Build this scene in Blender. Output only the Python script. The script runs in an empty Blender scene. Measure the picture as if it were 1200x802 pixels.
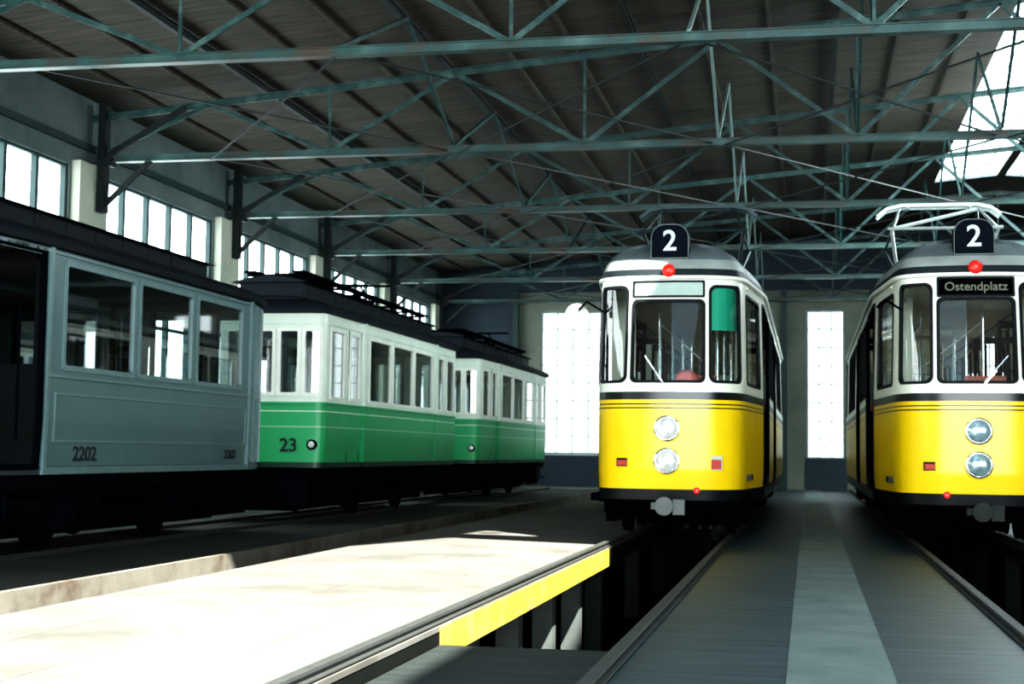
import bpy, math, random
from mathutils import Vector, Matrix
random.seed(4)
scene=bpy.context.scene
COL=scene.collection

# ---------------------------------------------------------------- materials
def mat(name,color,rough=.6,metal=0.0,var=.12,scale=6.0,bump=0.0,stretch=(1,1,1),emit=None,estr=0,coat=0,spec=.5):
    m=bpy.data.materials.new(name); m.use_nodes=True
    nt=m.node_tree; N=nt.nodes; L=nt.links
    b=N["Principled BSDF"]
    b.inputs["Roughness"].default_value=rough; b.inputs["Metallic"].default_value=metal
    b.inputs["Specular IOR Level"].default_value=spec
    if coat: b.inputs["Coat Weight"].default_value=coat
    tc=N.new("ShaderNodeTexCoord"); mp=N.new("ShaderNodeMapping"); mp.inputs["Scale"].default_value=stretch
    no=N.new("ShaderNodeTexNoise"); no.inputs["Scale"].default_value=scale; no.inputs["Detail"].default_value=6
    L.new(tc.outputs["Object"],mp.inputs[0]); L.new(mp.outputs[0],no.inputs["Vector"])
    cr=N.new("ShaderNodeValToRGB")
    c=color
    cr.color_ramp.elements[0].position=.3; cr.color_ramp.elements[1].position=.7
    cr.color_ramp.elements[0].color=(c[0]*(1-var),c[1]*(1-var),c[2]*(1-var),1)
    cr.color_ramp.elements[1].color=(min(1,c[0]*(1+var)),min(1,c[1]*(1+var)),min(1,c[2]*(1+var)),1)
    L.new(no.outputs["Fac"],cr.inputs[0]); L.new(cr.outputs[0],b.inputs["Base Color"])
    if bump:
        bp=N.new("ShaderNodeBump"); bp.inputs["Strength"].default_value=bump; bp.inputs["Distance"].default_value=.02
        L.new(no.outputs["Fac"],bp.inputs["Height"]); L.new(bp.outputs[0],b.inputs["Normal"])
    if emit:
        b.inputs["Emission Color"].default_value=(*emit,1); b.inputs["Emission Strength"].default_value=estr
    return m

def livery(name,stops,rough=.3,zmax=4.0,dirt=.12,spec=.5):
    """stops: list of (z_from,color) painted bands by height"""
    m=bpy.data.materials.new(name); m.use_nodes=True
    nt=m.node_tree; N=nt.nodes; L=nt.links; b=N["Principled BSDF"]
    b.inputs["Roughness"].default_value=rough; b.inputs["Specular IOR Level"].default_value=spec
    tc=N.new("ShaderNodeTexCoord"); sp=N.new("ShaderNodeSeparateXYZ"); L.new(tc.outputs["Object"],sp.inputs[0])
    dv=N.new("ShaderNodeMath"); dv.operation='DIVIDE'; dv.inputs[1].default_value=zmax; L.new(sp.outputs["Z"],dv.inputs[0])
    cr=N.new("ShaderNodeValToRGB"); cr.color_ramp.interpolation='CONSTANT'
    e=cr.color_ramp.elements
    e[0].position=0; e[0].color=(*stops[0][1],1)
    e[1].position=stops[1][0]/zmax; e[1].color=(*stops[1][1],1)
    for z,c in stops[2:]:
        k=e.new(z/zmax); k.color=(*c,1)
    L.new(dv.outputs[0],cr.inputs[0])
    no=N.new("ShaderNodeTexNoise"); no.inputs["Scale"].default_value=2.2; no.inputs["Detail"].default_value=8
    L.new(tc.outputs["Object"],no.inputs["Vector"])
    mr=N.new("ShaderNodeMapRange"); mr.inputs[1].default_value=.3; mr.inputs[2].default_value=.7; mr.inputs[3].default_value=1-dirt; mr.inputs[4].default_value=1.0
    L.new(no.outputs["Fac"],mr.inputs[0])
    mx=N.new("ShaderNodeMix"); mx.data_type='RGBA'; mx.blend_type='MULTIPLY'; mx.inputs[0].default_value=1
    L.new(cr.outputs[0],mx.inputs[6]); L.new(mr.outputs[0],mx.inputs[7]); L.new(mx.outputs[2],b.inputs["Base Color"])
    return m

def glass(name,tint=(.75,.85,.85),refl=.18):
    m=bpy.data.materials.new(name); m.use_nodes=True
    nt=m.node_tree; N=nt.nodes; L=nt.links
    for n in list(N):
        if n.type!='OUTPUT_MATERIAL': N.remove(n)
    out=[n for n in N if n.type=='OUTPUT_MATERIAL'][0]
    t=N.new("ShaderNodeBsdfTransparent"); t.inputs[0].default_value=(*tint,1)
    g=N.new("ShaderNodeBsdfGlossy"); g.inputs["Roughness"].default_value=.03
    fr=N.new("ShaderNodeFresnel"); fr.inputs[0].default_value=1.5
    ad=N.new("ShaderNodeMath"); ad.operation='MULTIPLY_ADD'; ad.inputs[1].default_value=1.0; ad.inputs[2].default_value=refl
    L.new(fr.outputs[0],ad.inputs[0])
    mx=N.new("ShaderNodeMixShader"); L.new(ad.outputs[0],mx.inputs[0]); L.new(t.outputs[0],mx.inputs[1]); L.new(g.outputs[0],mx.inputs[2])
    L.new(mx.outputs[0],out.inputs[0]); return m

def planks(name,c1,c2,wscale,axis='Y',rough=.8,spec=.5):
    m=bpy.data.materials.new(name); m.use_nodes=True
    nt=m.node_tree; N=nt.nodes; L=nt.links; b=N["Principled BSDF"]; b.inputs["Roughness"].default_value=rough
    b.inputs["Specular IOR Level"].default_value=spec
    tc=N.new("ShaderNodeTexCoord")
    w=N.new("ShaderNodeTexWave"); w.wave_type='BANDS'; w.bands_direction=axis; w.wave_profile='SAW'
    w.inputs["Scale"].default_value=wscale; w.inputs["Distortion"].default_value=0.0
    L.new(tc.outputs["Object"],w.inputs["Vector"])
    no=N.new("ShaderNodeTexNoise"); no.inputs["Scale"].default_value=1.3; no.inputs["Detail"].default_value=9
    mp=N.new("ShaderNodeMapping"); mp.inputs["Scale"].default_value=(1,8,1) if axis=='Y' else (8,1,1)
    L.new(tc.outputs["Object"],mp.inputs[0]); L.new(mp.outputs[0],no.inputs["Vector"])
    cr=N.new("ShaderNodeValToRGB"); cr.color_ramp.elements[0].position=.3; cr.color_ramp.elements[1].position=.72
    cr.color_ramp.elements[0].color=(*c1,1); cr.color_ramp.elements[1].color=(*c2,1)
    L.new(no.outputs["Fac"],cr.inputs[0])
    cr2=N.new("ShaderNodeValToRGB"); cr2.color_ramp.elements[0].position=0; cr2.color_ramp.elements[0].color=(.15,.15,.15,1)
    cr2.color_ramp.elements[1].position=.1; cr2.color_ramp.elements[1].color=(1,1,1,1)
    L.new(w.outputs["Fac"],cr2.inputs[0])
    mx=N.new("ShaderNodeMix"); mx.data_type='RGBA'; mx.blend_type='MULTIPLY'; mx.inputs[0].default_value=1
    L.new(cr.outputs[0],mx.inputs[6]); L.new(cr2.outputs[0],mx.inputs[7]); L.new(mx.outputs[2],b.inputs["Base Color"])
    bp=N.new("ShaderNodeBump"); bp.inputs["Strength"].default_value=.4; bp.inputs["Distance"].default_value=.01
    L.new(no.outputs["Fac"],bp.inputs["Height"]); L.new(bp.outputs[0],b.inputs["Normal"])
    return m

def stained(name,c1,c2,c3,scale=1.5,rough=.85,slabs=None):
    m=bpy.data.materials.new(name); m.use_nodes=True
    nt=m.node_tree; N=nt.nodes; L=nt.links; b=N["Principled BSDF"]; b.inputs["Roughness"].default_value=rough
    tc=N.new("ShaderNodeTexCoord")
    no=N.new("ShaderNodeTexNoise"); no.inputs["Scale"].default_value=scale; no.inputs["Detail"].default_value=10; no.inputs["Roughness"].default_value=.65
    L.new(tc.outputs["Object"],no.inputs["Vector"])
    cr=N.new("ShaderNodeValToRGB"); e=cr.color_ramp.elements
    e[0].position=.32; e[0].color=(*c1,1); e[1].position=.5; e[1].color=(*c2,1); k=e.new(.7); k.color=(*c3,1)
    L.new(no.outputs["Fac"],cr.inputs[0])
    if slabs:
        br=N.new("ShaderNodeTexBrick"); br.inputs["Scale"].default_value=1.0; br.inputs["Mortar Size"].default_value=.010
        br.inputs["Brick Width"].default_value=slabs[0]; br.inputs["Row Height"].default_value=slabs[1]
        br.inputs["Color1"].default_value=(1,1,1,1); br.inputs["Color2"].default_value=(.92,.92,.92,1); br.inputs["Mortar"].default_value=(.70,.69,.66,1)
        L.new(tc.outputs["Object"],br.inputs["Vector"])
        mx=N.new("ShaderNodeMix"); mx.data_type='RGBA'; mx.blend_type='MULTIPLY'; mx.inputs[0].default_value=1
        L.new(cr.outputs[0],mx.inputs[6]); L.new(br.outputs["Color"],mx.inputs[7]); L.new(mx.outputs[2],b.inputs["Base Color"])
    else:
        L.new(cr.outputs[0],b.inputs["Base Color"])
    bp=N.new("ShaderNodeBump"); bp.inputs["Strength"].default_value=.3; bp.inputs["Distance"].default_value=.01
    L.new(no.outputs["Fac"],bp.inputs["Height"]); L.new(bp.outputs[0],b.inputs["Normal"])
    return m

M={}
M['steel']=stained("truss_paint",(.022,.052,.050),(.038,.085,.082),(.11,.18,.17),3,.4)
M['steel_rust']=stained("truss_paint_rusty",(.12,.05,.03),(.045,.10,.095),(.12,.20,.185),.9,.4)
M['purlin']=mat("purlin_paint",(.014,.021,.022),.6,scale=3)
M['brace']=mat("toplit_brace_paint",(.26,.35,.34),.45,scale=3)  # paler copy of the truss colour, standing in for skylight on one brace line
M['ceil']=planks("ceiling_boards",(.034,.030,.023),(.088,.077,.057),1.6,'Y')
M['wall']=stained("wall_plaster",(.09,.12,.12),(.13,.165,.165),(.17,.20,.195),.8)
M['cream']=stained("cream_plaster",(.36,.39,.33),(.46,.48,.40),(.52,.53,.46),.8)
M['backwall']=stained("back_plaster",(.14,.17,.145),(.20,.225,.185),(.26,.27,.23),.6)
M['bluewall']=mat("blue_grey_wall",(.022,.042,.06),.6,scale=2)
M['pane']=mat("daylight_pane",(.8,.9,.92),.3,var=.03,emit=(.88,.98,1.0),estr=5.5)
M['pane_back']=mat("end_wall_pane",(.8,.9,.92),.3,var=.03,emit=(.90,.99,1.0),estr=1.35)
M['pane_sky']=mat("skylight_pane",(.8,.9,.92),.3,var=.03,emit=(.80,.96,1.0),estr=2.8)
M['muntin']=mat("window_bar",(.025,.055,.055),.6)
M['bar_mid']=mat("grey_glazing_bar",(.42,.50,.49),.6)
M['muntin_pale']=mat("pale_window_bar",(.50,.60,.57),.6)
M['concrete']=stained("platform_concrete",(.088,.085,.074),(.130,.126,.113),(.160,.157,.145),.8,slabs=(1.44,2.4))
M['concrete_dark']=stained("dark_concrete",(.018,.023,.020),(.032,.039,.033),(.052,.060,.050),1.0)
M['rustband']=stained("worn_concrete_edge",(.075,.050,.034),(.155,.145,.118),(.20,.19,.16),1.6)
M['block']=planks("walkway_blocks",(.022,.043,.054),(.056,.092,.108),1.1,'Y',.5)
M['strip']=stained("concrete_strip",(.10,.145,.145),(.15,.195,.188),(.20,.245,.235),2.5,.6)
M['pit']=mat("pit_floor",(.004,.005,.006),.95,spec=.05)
M['pitslab']=planks("pit_cover",(.010,.016,.015),(.026,.036,.033),3.5,'Y')
M['yellowedge']=stained("yellow_edge_paint",(.24,.19,.11),(.42,.32,.04),(.56,.44,.06),2.5,.6)
M['rail']=mat("rail_steel",(.060,.064,.060),.7,.3,scale=10)
M['edgepale']=mat("pale_steel_edge",(.36,.42,.42),.5,.3,scale=10)
M['marker']=mat("yellow_marker_paint",(.70,.50,.03),.6)
M['post']=mat("pit_post",(.045,.05,.048),.9,spec=.1)
M['postpale']=mat("pale_pit_post",(.10,.115,.11),.8)
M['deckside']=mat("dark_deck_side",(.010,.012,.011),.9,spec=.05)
M['glass']=glass("tram_glass",(.90,.97,.97),refl=.07)
M['glass_old']=glass("old_tram_glass",(.8,.9,.9),.26)
M['rubber']=mat("rubber",(.010,.012,.015),.6,spec=.2)
M['black']=mat("black_paint",(.002,.0025,.004),.9,spec=.02)
M['darkblue']=mat("underframe_paint",(.002,.004,.007),.9,spec=.03)
M['chrome']=mat("chrome",(.75,.76,.76),.15,.9,var=.05)
M['coupler']=mat("coupler_steel",(.10,.11,.11),.5,.4)
M['lens']=mat("headlamp_lens",(.80,.82,.80),.15,.3,var=.25,scale=14)
M['lens_dark']=mat("blue_headlamp_lens",(.40,.54,.58),.15,.5,var=.35,scale=14)
M['redlens']=mat("red_lens",(.75,.03,.02),.25,var=.05,emit=(.9,.03,.01),estr=.15)
M['reddim']=mat("dim_red_lens",(.45,.04,.02),.35,var=.2,spec=.2)
M['white']=mat("white_paint",(.82,.84,.77),.4,var=.05)
M['mirror']=mat("pale_mirror_shell",(.38,.43,.41),.4,var=.15)
M['cream_int']=mat("interior_panel",(.70,.68,.55),.6,var=.05)
M['dark_int']=mat("dark_interior_panel",(.10,.09,.07),.6,var=.05)
M['seat']=mat("red_brown_seat",(.40,.09,.05),.5)
M['pink']=mat("faded_pink_cloth",(.85,.22,.18),.8)
M['wood']=mat("bench_wood",(.05,.032,.022),.5,stretch=(1,10,1))
M['shadewood']=mat("shaded_wood",(.008,.009,.010),.7,spec=.1)  # near-black wood colour stands in for shade inside the grey tram
M['blind']=mat("green_blind",(.03,.42,.28),.6,var=.05)
M['roofdark']=mat("dark_roof_canvas",(.010,.016,.023),.65,scale=3,spec=.25)
M['roofgrey']=mat("grey_roof_box_paint",(.16,.19,.20),.5,var=.15,scale=2)
M['liv_roof']=livery("pale_roof_paint",[(0,(.02,.03,.035)),(3.35,(.40,.44,.42)),(3.48,(.17,.21,.22))],.55,dirt=.35,spec=.3)
M['signpale']=mat("pale_sign",(.42,.52,.48),.4,var=.05)
M['signtext']=mat("sign_letters",(.17,.18,.12),.5,var=.02)
M['navy']=mat("navy_box",(.003,.006,.014),.6,spec=.08)
M['rimgrey']=mat("dim_box_rim",(.15,.19,.19),.5,var=.02)
M['digit']=mat("white_digits",(.62,.72,.76),.5,var=.02)
M['darkdigit']=mat("dark_digits",(.012,.02,.025),.5,var=.02)
M['pant']=mat("dark_pantograph",(.035,.06,.065),.4,.4)
M['pant_pale']=mat("silver_pantograph",(.62,.68,.66),.35,.3)
YEL=(.93,.66,.010); BLK=(.008,.010,.013); WHT=(.87,.89,.78)
M['liv_y']=livery("yellow_white_livery",[(0,BLK),(.665,YEL),(1.64,BLK),(1.652,YEL),(1.685,BLK),(1.697,YEL),(1.745,BLK),(1.83,WHT)],.28,dirt=.08)
GRN=(.035,.40,.155); CRM=(.76,.84,.74)
M['liv_g']=livery("green_cream_livery",[(0,(.01,.05,.03)),(.93,GRN),(1.49,(.40,.66,.48)),(1.51,GRN),(1.74,CRM),(1.765,GRN),(1.90,CRM)],.42,spec=.6)
GRY=(.125,.20,.21)
M['liv_s']=livery("grey_livery",[(0,(.04,.06,.07)),(.93,GRY),(3.18,(.08,.125,.135))],.35)
M['grey_trim']=mat("grey_trim",(.16,.24,.25),.35,var=.08)

# ---------------------------------------------------------------- helpers
class MB:
    def __init__(s): s.v=[]; s.f=[]
    def add(s,vs,fs):
        o=len(s.v); s.v+= [tuple(v) for v in vs]; s.f+=[tuple(i+o for i in f) for f in fs]; return s
    def box(s,x0,x1,y0,y1,z0,z1):
        return s.add([(x0,y0,z0),(x1,y0,z0),(x1,y1,z0),(x0,y1,z0),(x0,y0,z1),(x1,y0,z1),(x1,y1,z1),(x0,y1,z1)],
          [(0,3,2,1),(4,5,6,7),(0,1,5,4),(1,2,6,5),(2,3,7,6),(3,0,4,7)])
    def bar(s,a,b,w,h,up=(0,0,1)):
        a=Vector(a); b=Vector(b); d=(b-a).normalized(); u=Vector(up)
        if abs(d.dot(u))>.98: u=Vector((0,1,0))
        r=d.cross(u).normalized(); u=r.cross(d).normalized()
        vs=[]
        for p in (a,b):
            for i,j in((-1,-1),(1,-1),(1,1),(-1,1)): vs.append(p+r*(i*w/2)+u*(j*h/2))
        return s.add(vs,[(0,3,2,1),(4,5,6,7),(0,1,5,4),(1,2,6,5),(2,3,7,6),(3,0,4,7)])
    def cyl(s,a,b,r,n=12,r2=None):
        a=Vector(a); b=Vector(b); d=(b-a).normalized(); u=Vector((0,0,1))
        if abs(d.dot(u))>.98: u=Vector((0,1,0))
        x=d.cross(u).normalized(); y=x.cross(d).normalized(); r2=r if r2 is None else r2
        vs=[]
        for p,rr in((a,r),(b,r2)):
            for i in range(n):
                t=2*math.pi*i/n; vs.append(p+x*math.cos(t)*rr+y*math.sin(t)*rr)
        fs=[(i,(i+1)%n,n+(i+1)%n,n+i) for i in range(n)]+[tuple(range(n-1,-1,-1)),tuple(range(n,2*n))]
        return s.add(vs,fs)
    def lathe(s,c,axis,prof,n=24):
        c=Vector(c); d=Vector(axis).normalized(); u=Vector((0,0,1))
        if abs(d.dot(u))>.98: u=Vector((0,1,0))
        x=d.cross(u).normalized(); y=x.cross(d).normalized(); vs=[];fs=[]
        for (t,r) in prof:
            for i in range(n):
                a=2*math.pi*i/n; vs.append(c+d*t+x*math.cos(a)*r+y*math.sin(a)*r)
        for k in range(len(prof)-1):
            for i in range(n): fs.append((k*n+i,k*n+(i+1)%n,(k+1)*n+(i+1)%n,(k+1)*n+i))
        fs.append(tuple(range(n-1,-1,-1))); fs.append(tuple(range((len(prof)-1)*n,len(prof)*n)))
        return s.add(vs,fs)
    def obj(s,name,m,parent=None,smooth=False,label=None,loc=None):
        me=bpy.data.meshes.new(name); me.from_pydata(s.v,[],s.f); me.validate(); me.update()
        if smooth:
            me.polygons.foreach_set("use_smooth",[True]*len(me.polygons))
        me.materials.append(m if not isinstance(m,str) else M[m])
        o=bpy.data.objects.new(name,me); COL.objects.link(o)
        if parent: o.parent=parent
        if loc: o.location=loc
        if label: o["label"]=label
        return o
def top(o,label,cat,group=None,structure=False):
    o["label"]=label
    o["category"]=cat
    if group: o["group"]=group
    if structure: o["kind"]="structure"
    return o
def empty(name,loc,label,cat,group=None):
    e=bpy.data.objects.new(name,None); e.location=loc; e.empty_display_size=.3; COL.objects.link(e)
    return top(e,label,cat,group)
def struct(o,label,cat):
    return top(o,label,cat,None,True)
def text(body,size,m,parent,loc,rot,name="lettering",ext=.006,bold=0.0,sx=1):
    cu=bpy.data.curves.new("t",'FONT'); cu.body=body; cu.size=size; cu.extrude=ext; cu.align_x='CENTER'; cu.align_y='CENTER'; cu.offset=bold
    t=bpy.data.objects.new("t",cu); COL.objects.link(t)
    bpy.context.view_layer.update()
    me=bpy.data.meshes.new_from_object(t.evaluated_get(bpy.context.evaluated_depsgraph_get()))
    bpy.data.objects.remove(t)
    me.materials.clear(); me.materials.append(M[m])
    o=bpy.data.objects.new(name,me); COL.objects.link(o); o.parent=parent; o.location=loc; o.rotation_euler=rot; o.scale=(sx,1,1)
    return o

# ---------------------------------------------------------------- hall constants
XL,XR,YF,YB=-12.0,22.0,-4.0,48.3
EAVE,SL,RIDGE=7.0,.09,5.0
def roofz(x):
    return EAVE+SL*(x-XL) if x<=RIDGE else EAVE+SL*(RIDGE-XL)-SL*(x-RIDGE)
TY=[17.3,23.3,29.4,35.4,41.5,47.4]
YP=16.8

# ---------------------------------------------------------------- floor and platforms
b=MB().box(XL-.3,XR+.3,YF-2,YB+.3,-1.5,-1.3)
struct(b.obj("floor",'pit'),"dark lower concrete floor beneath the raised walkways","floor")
def platform(x0,x1,mname,label,y0=-3.8,y1=YB-.08,th=.18,posts=(),zt=1.3,pale=()):
    e=empty("raised_walkway",((x0+x1)/2,(y0+y1)/2,-1.3),label,"walkway")
    cx,cy=(x0+x1)/2,(y0+y1)/2
    MB().box(x0-cx,x1-cx,y0-cy,y1-cy,zt-.03,zt).obj("deck",mname,e)
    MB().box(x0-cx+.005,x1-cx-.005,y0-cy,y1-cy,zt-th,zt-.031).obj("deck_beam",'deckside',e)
    for px in posts:
        y=y0+.9
        while y<y1:
            MB().box(px-.1-cx,px+.1-cx,y-.1-cy,y+.1-cy,0,zt-th-.002).obj("support_post",'postpale' if (px in pale and 11<y<17) else 'post',e); y+=1.75 if y<18 else 4
    return e,cx,cy
e,cx,cy=platform(-1.065,1.34,'block',"dark block-paved walkway with pale centre strip between yellow trams",posts=(-.8,1.1))
MB().box(-.11-cx,.42-cx,-3.8-cy,YB-.1-cy,1.3,1.306).obj("centre_strip",'strip',e,label="pale concrete centre strip")
for (xa,xb) in ((-1.075,-1.05),(1.325,1.35)):
    MB().box(xa-cx,xb-cx,-3.8-cy,YB-.1-cy,1.24,1.309).obj("edge_strip",'edgepale',e,label="thin pale steel edge angle")
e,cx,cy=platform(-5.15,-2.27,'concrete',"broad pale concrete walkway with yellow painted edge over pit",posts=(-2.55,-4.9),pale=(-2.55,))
MB().box(-2.27-cx,-2.25-cx,9.2-cy,17.2-cy,1.3-.20,1.295).obj("edge_strip",'yellowedge',e,label="worn yellow painted edge")
MB().box(-2.27-cx,-2.26-cx,17.2-cy,YB-.1-cy,1.3-.20,1.295).obj("edge_strip",'deckside',e,label="edge strip coloured dark as shade beyond the sunlight")  # dark colour stands for the shade where the sun patch ends
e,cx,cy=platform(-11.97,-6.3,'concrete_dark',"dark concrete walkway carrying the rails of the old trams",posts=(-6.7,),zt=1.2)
MB().box(-6.3-cx,-6.28-cx,-3.8-cy,YB-.1-cy,1.3-.28,1.235).obj("edge_strip",'rustband',e,label="worn stained concrete edge")
MB().box(-6.36-cx,-6.3-cx,-3.8-cy,YB-.1-cy,1.2,1.235).obj("kerb",'rustband',e,label="worn low kerb")
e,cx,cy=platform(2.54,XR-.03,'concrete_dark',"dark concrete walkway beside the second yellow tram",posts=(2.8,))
o=MB().box(-2.24,-1.09,-3.8,9.1,-.16,-.10).obj("pit_cover",'pitslab'); top(o,"dark boarded cover panel lying in the inspection pit","pit cover")
def track(xc,g,label,z=0.0):
    e=empty("track",(xc,22,z),label,"track","depot tracks")
    for sx in(-1,1):
        m=MB(); c=sx*g/2
        m.box(c-.055,c+.055,-25.8,25.9,0,.008).box(c-.012,c+.012,-25.8,25.9,.008,.032).box(c-.032,c+.032,-25.8,25.9,.032,.05)
        m.obj("rail",'rail',e)
    return e
track(-1.67,1.34,"steel rails along the pit edges under yellow tram",.010)
track(1.94,1.34,"steel rails along the pit edges under second yellow tram",.010)
track(-8.80,1.10,"steel rails carrying the grey and green trams",-.098)

# ---------------------------------------------------------------- walls
WZ0,WZ1=2.2,5.77
bays=[]
ys=[-0.9,5.2,11.25,17.3,23.3,29.4,35.4,41.5,47.4]
m=MB().box(XL-.3,XL,YF,YB,-1.3,WZ0).box(XL-.3,XL,YF,YB,WZ1,EAVE)
prev=YF
for i in range(len(ys)-1):
    a,bb=ys[i]+.40,ys[i+1]-.72
    m.box(XL-.3,XL,prev,a,WZ0,WZ1); prev=bb; bays.append((a,bb))
m.box(XL-.3,XL,prev,YB,WZ0,WZ1)
struct(m.obj("wall_left",'wall'),"grey plaster side wall with tall factory windows","wall")
for i,(a,bb) in enumerate(bays):
    p=MB().box(XL-.16,XL-.14,a,bb,WZ0,WZ1).obj("window_%d"%(i+1),'pane'); struct(p,"bright daylit factory window in the side wall","window")
    f=MB(); n=5
    for k in range(n+1):
        y=a+(bb-a)*k/n; w=.07 if k in(0,n) else .045
        f.box(XL-.14,XL-.04,y-w,y+w,WZ0,WZ1)
    for z,w in((WZ0,.05),(WZ0+1.15,.03),(WZ0+2.35,.03),(WZ1,.05)):
        f.box(XL-.135,XL-.05,a,bb,z-w,z+w)
    f.obj("window_frame",'muntin',p)
for i,y in enumerate(ys):
    o=MB().box(XL,XL+.16,y-.66,y+.34,0,5.85).box(XL,XL+.18,y-.68,y+.36,0,.5).obj("wall_pilaster",'cream')
    top(o,"cream plastered wall pilaster between windows","pilaster","side wall pilasters")
struct(MB().box(XL,XL+.06,YF,YB,6.1,6.22).obj("trim_1",'muntin'),"dark horizontal beam along the side wall","trim")
ZB=roofz(RIDGE)+.1
op=[(-8.62,-6.0,1.05,5.7),(-.05,1.12,1.0,5.7),(4.6,6.0,1.0,5.7)]
m=MB().box(-9.5,XR,YB,YB+.3,-1.3,1.0).box(-9.5,XR,YB,YB+.3,5.7,6.35)
px=-9.5
for (a,c,_,_) in op: m.box(px,a,YB,YB+.3,1.0,5.7); px=c
m.box(px,XR,YB,YB+.3,1.0,5.7)
struct(m.obj("wall_back",'backwall'),"pale plaster end wall with tall windows","wall")
struct(MB().box(XL-.3,-9.5,YB-.02,YB+.3,-1.3,6.35).obj("wall_back_panel",'bluewall'),"dark blue-grey section of end wall","wall")
struct(MB().box(XL-.3,XR+.3,YB-.03,YB+.3,6.35,ZB).obj("wall_back_upper",'bluewall'),"dark upper gable of the end wall","wall")
for i,(a,c,z0,z1) in enumerate(op):
    p=MB().box(a,c,YB+.12,YB+.14,z0,z1).obj("window_%d"%(20+i),'pane_back'); struct(p,"tall bright daylit window in the end wall","window")
    f=MB(); n=max(3,int((c-a)/.45))
    for k in range(n+1):
        x=a+(c-a)*k/n; w=.05 if k in(0,n) else .016; f.box(x-w,x+w,YB+.03,YB+.12,z0,z1)
    for k in range(9):
        z=z0+(z1-z0)*k/8; w=.05 if k in(0,8) else .016; f.box(a,c,YB+.04,YB+.115,z-w,z+w)
    f.obj("window_frame",'bar_mid',p)
struct(MB().box(-9.5,-6.0,YB-.05,YB,0,1.0).obj("baseboard_back",'bluewall'),"blue painted dado below the end wall window","baseboard")
struct(MB().box(-.1,1.2,YB-.05,YB,0,1.0).obj("baseboard_back_2",'bluewall'),"blue painted dado below the end wall window","baseboard")
for i,x in enumerate((-9.45,-.75,2.0)):
    o=MB().box(x-.09,x+.09,YB-.26,YB-.22,0,6.3).box(x-.09,x+.09,YB-.10,YB-.06,0,6.3).box(x-.02,x+.02,YB-.23,YB-.09,0,6.3).obj("steel_column",'muntin')
    top(o,"dark steel column against the end wall","column","end wall columns")
struct(MB().box(-9.3,-8.8,YB-.04,YB,0,2.6).box(-9.22,-8.88,YB-.06,YB-.04,.2,1.2).box(-9.22,-8.88,YB-.06,YB-.04,1.4,2.4).obj("door_1",'cream'),"narrow cream panelled door in end wall","door")
struct(MB().box(XR,XR+.3,YF,YB,-1.3,EAVE).obj("wall_right",'wall'),"grey plaster side wall","wall")
m=MB().box(XL-.3,XR+.3,YF-.3,YF,5.9,ZB)
for x in (-10.8,-7.2,-3.7,.12,3.75,7.4,11,15,19): m.box(x-.25,x+.25,YF-.3,YF,-1.3,5.9)
struct(m.obj("wall_front",'wall'),"entrance wall with wide open tram doorways","wall")

# ---------------------------------------------------------------- roof with skylight, plus unseen openings shaped for the sun patches
import bmesh
SD=Vector((-.50,.55,-1.0))   # sun travel direction
def up(x,y):
    t=7.7
    for _ in range(6):
        X=x-SD.x*t; t=roofz(X)
    return (x-SD.x*t, y-SD.y*t)
patch=[(-6.42,1.5),(-2.02,1.5),(-2.02,17.0),(-2.5,17.9),(-4.45,18.6),(-5.1,16.6),(-6.42,15.5)]
patch2=[(-4.5,19.5),(-3.5,19.3),(-3.4,20.1),(-4.4,20.4)]
hole=[up(*p) for p in patch]; hole2=[up(*p) for p in patch2]  # unseen roof openings, outlined from the wanted sun patches
def roofpart(name,outer,holes):
    bm=bmesh.new(); es=[]
    for loop in [outer]+holes:
        vs=[bm.verts.new((x,y,roofz(x))) for x,y in loop]
        for i in range(len(vs)): es.append(bm.edges.new((vs[i],vs[(i+1)%len(vs)])))
    bmesh.ops.triangle_fill(bm,edges=es,use_beauty=True,use_dissolve=False)
    me=bpy.data.meshes.new(name); bm.to_mesh(me); bm.free(); me.materials.append(M['ceil'])
    o=bpy.data.objects.new(name,me); COL.objects.link(o)
    return struct(o,"dark boarded timber roof underside","ceiling")
roofpart("ceiling",[(XL-.3,YF-.3),(RIDGE,YF-.3),(RIDGE,YB+.3),(XL-.3,YB+.3)],[hole,hole2,[(3.3,19.0),(4.9,19.0),(4.9,40.7),(3.3,40.7)]])
roofpart("ceiling_slope",[(RIDGE,YF-.3),(XR+.3,YF-.3),(XR+.3,YB+.3),(RIDGE,YB+.3)],[[(5.1,19.0),(9.0,19.0),(9.0,40.7),(5.1,40.7)]])
for i,(x0,x1) in enumerate(((3.3,4.9),(5.1,9.0))):
    z0,z1=roofz(x0)+.06,roofz(x1)+.06
    p=MB().add([(x0,19,z0),(x1,19,z1),(x1,40.7,z1),(x0,40.7,z0)],[(0,1,2,3)]).obj("window_%d"%(30+i),'pane_sky'); struct(p,"bright glazed roof skylight with glazing bars","skylight")
    f=MB()
    for k in range(int((x1-x0)/.4)+1):
        x=x0+k*.4; f.bar((x,19,roofz(x)+.03),(x,40.7,roofz(x)+.03),.022,.04)
    for k in range(14):
        y=19+k*21.7/13; f.bar((x0,y,z0-.03),(x1,y,z1-.03),.03,.03)
    f.obj("window_frame",'muntin_pale',p)

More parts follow.
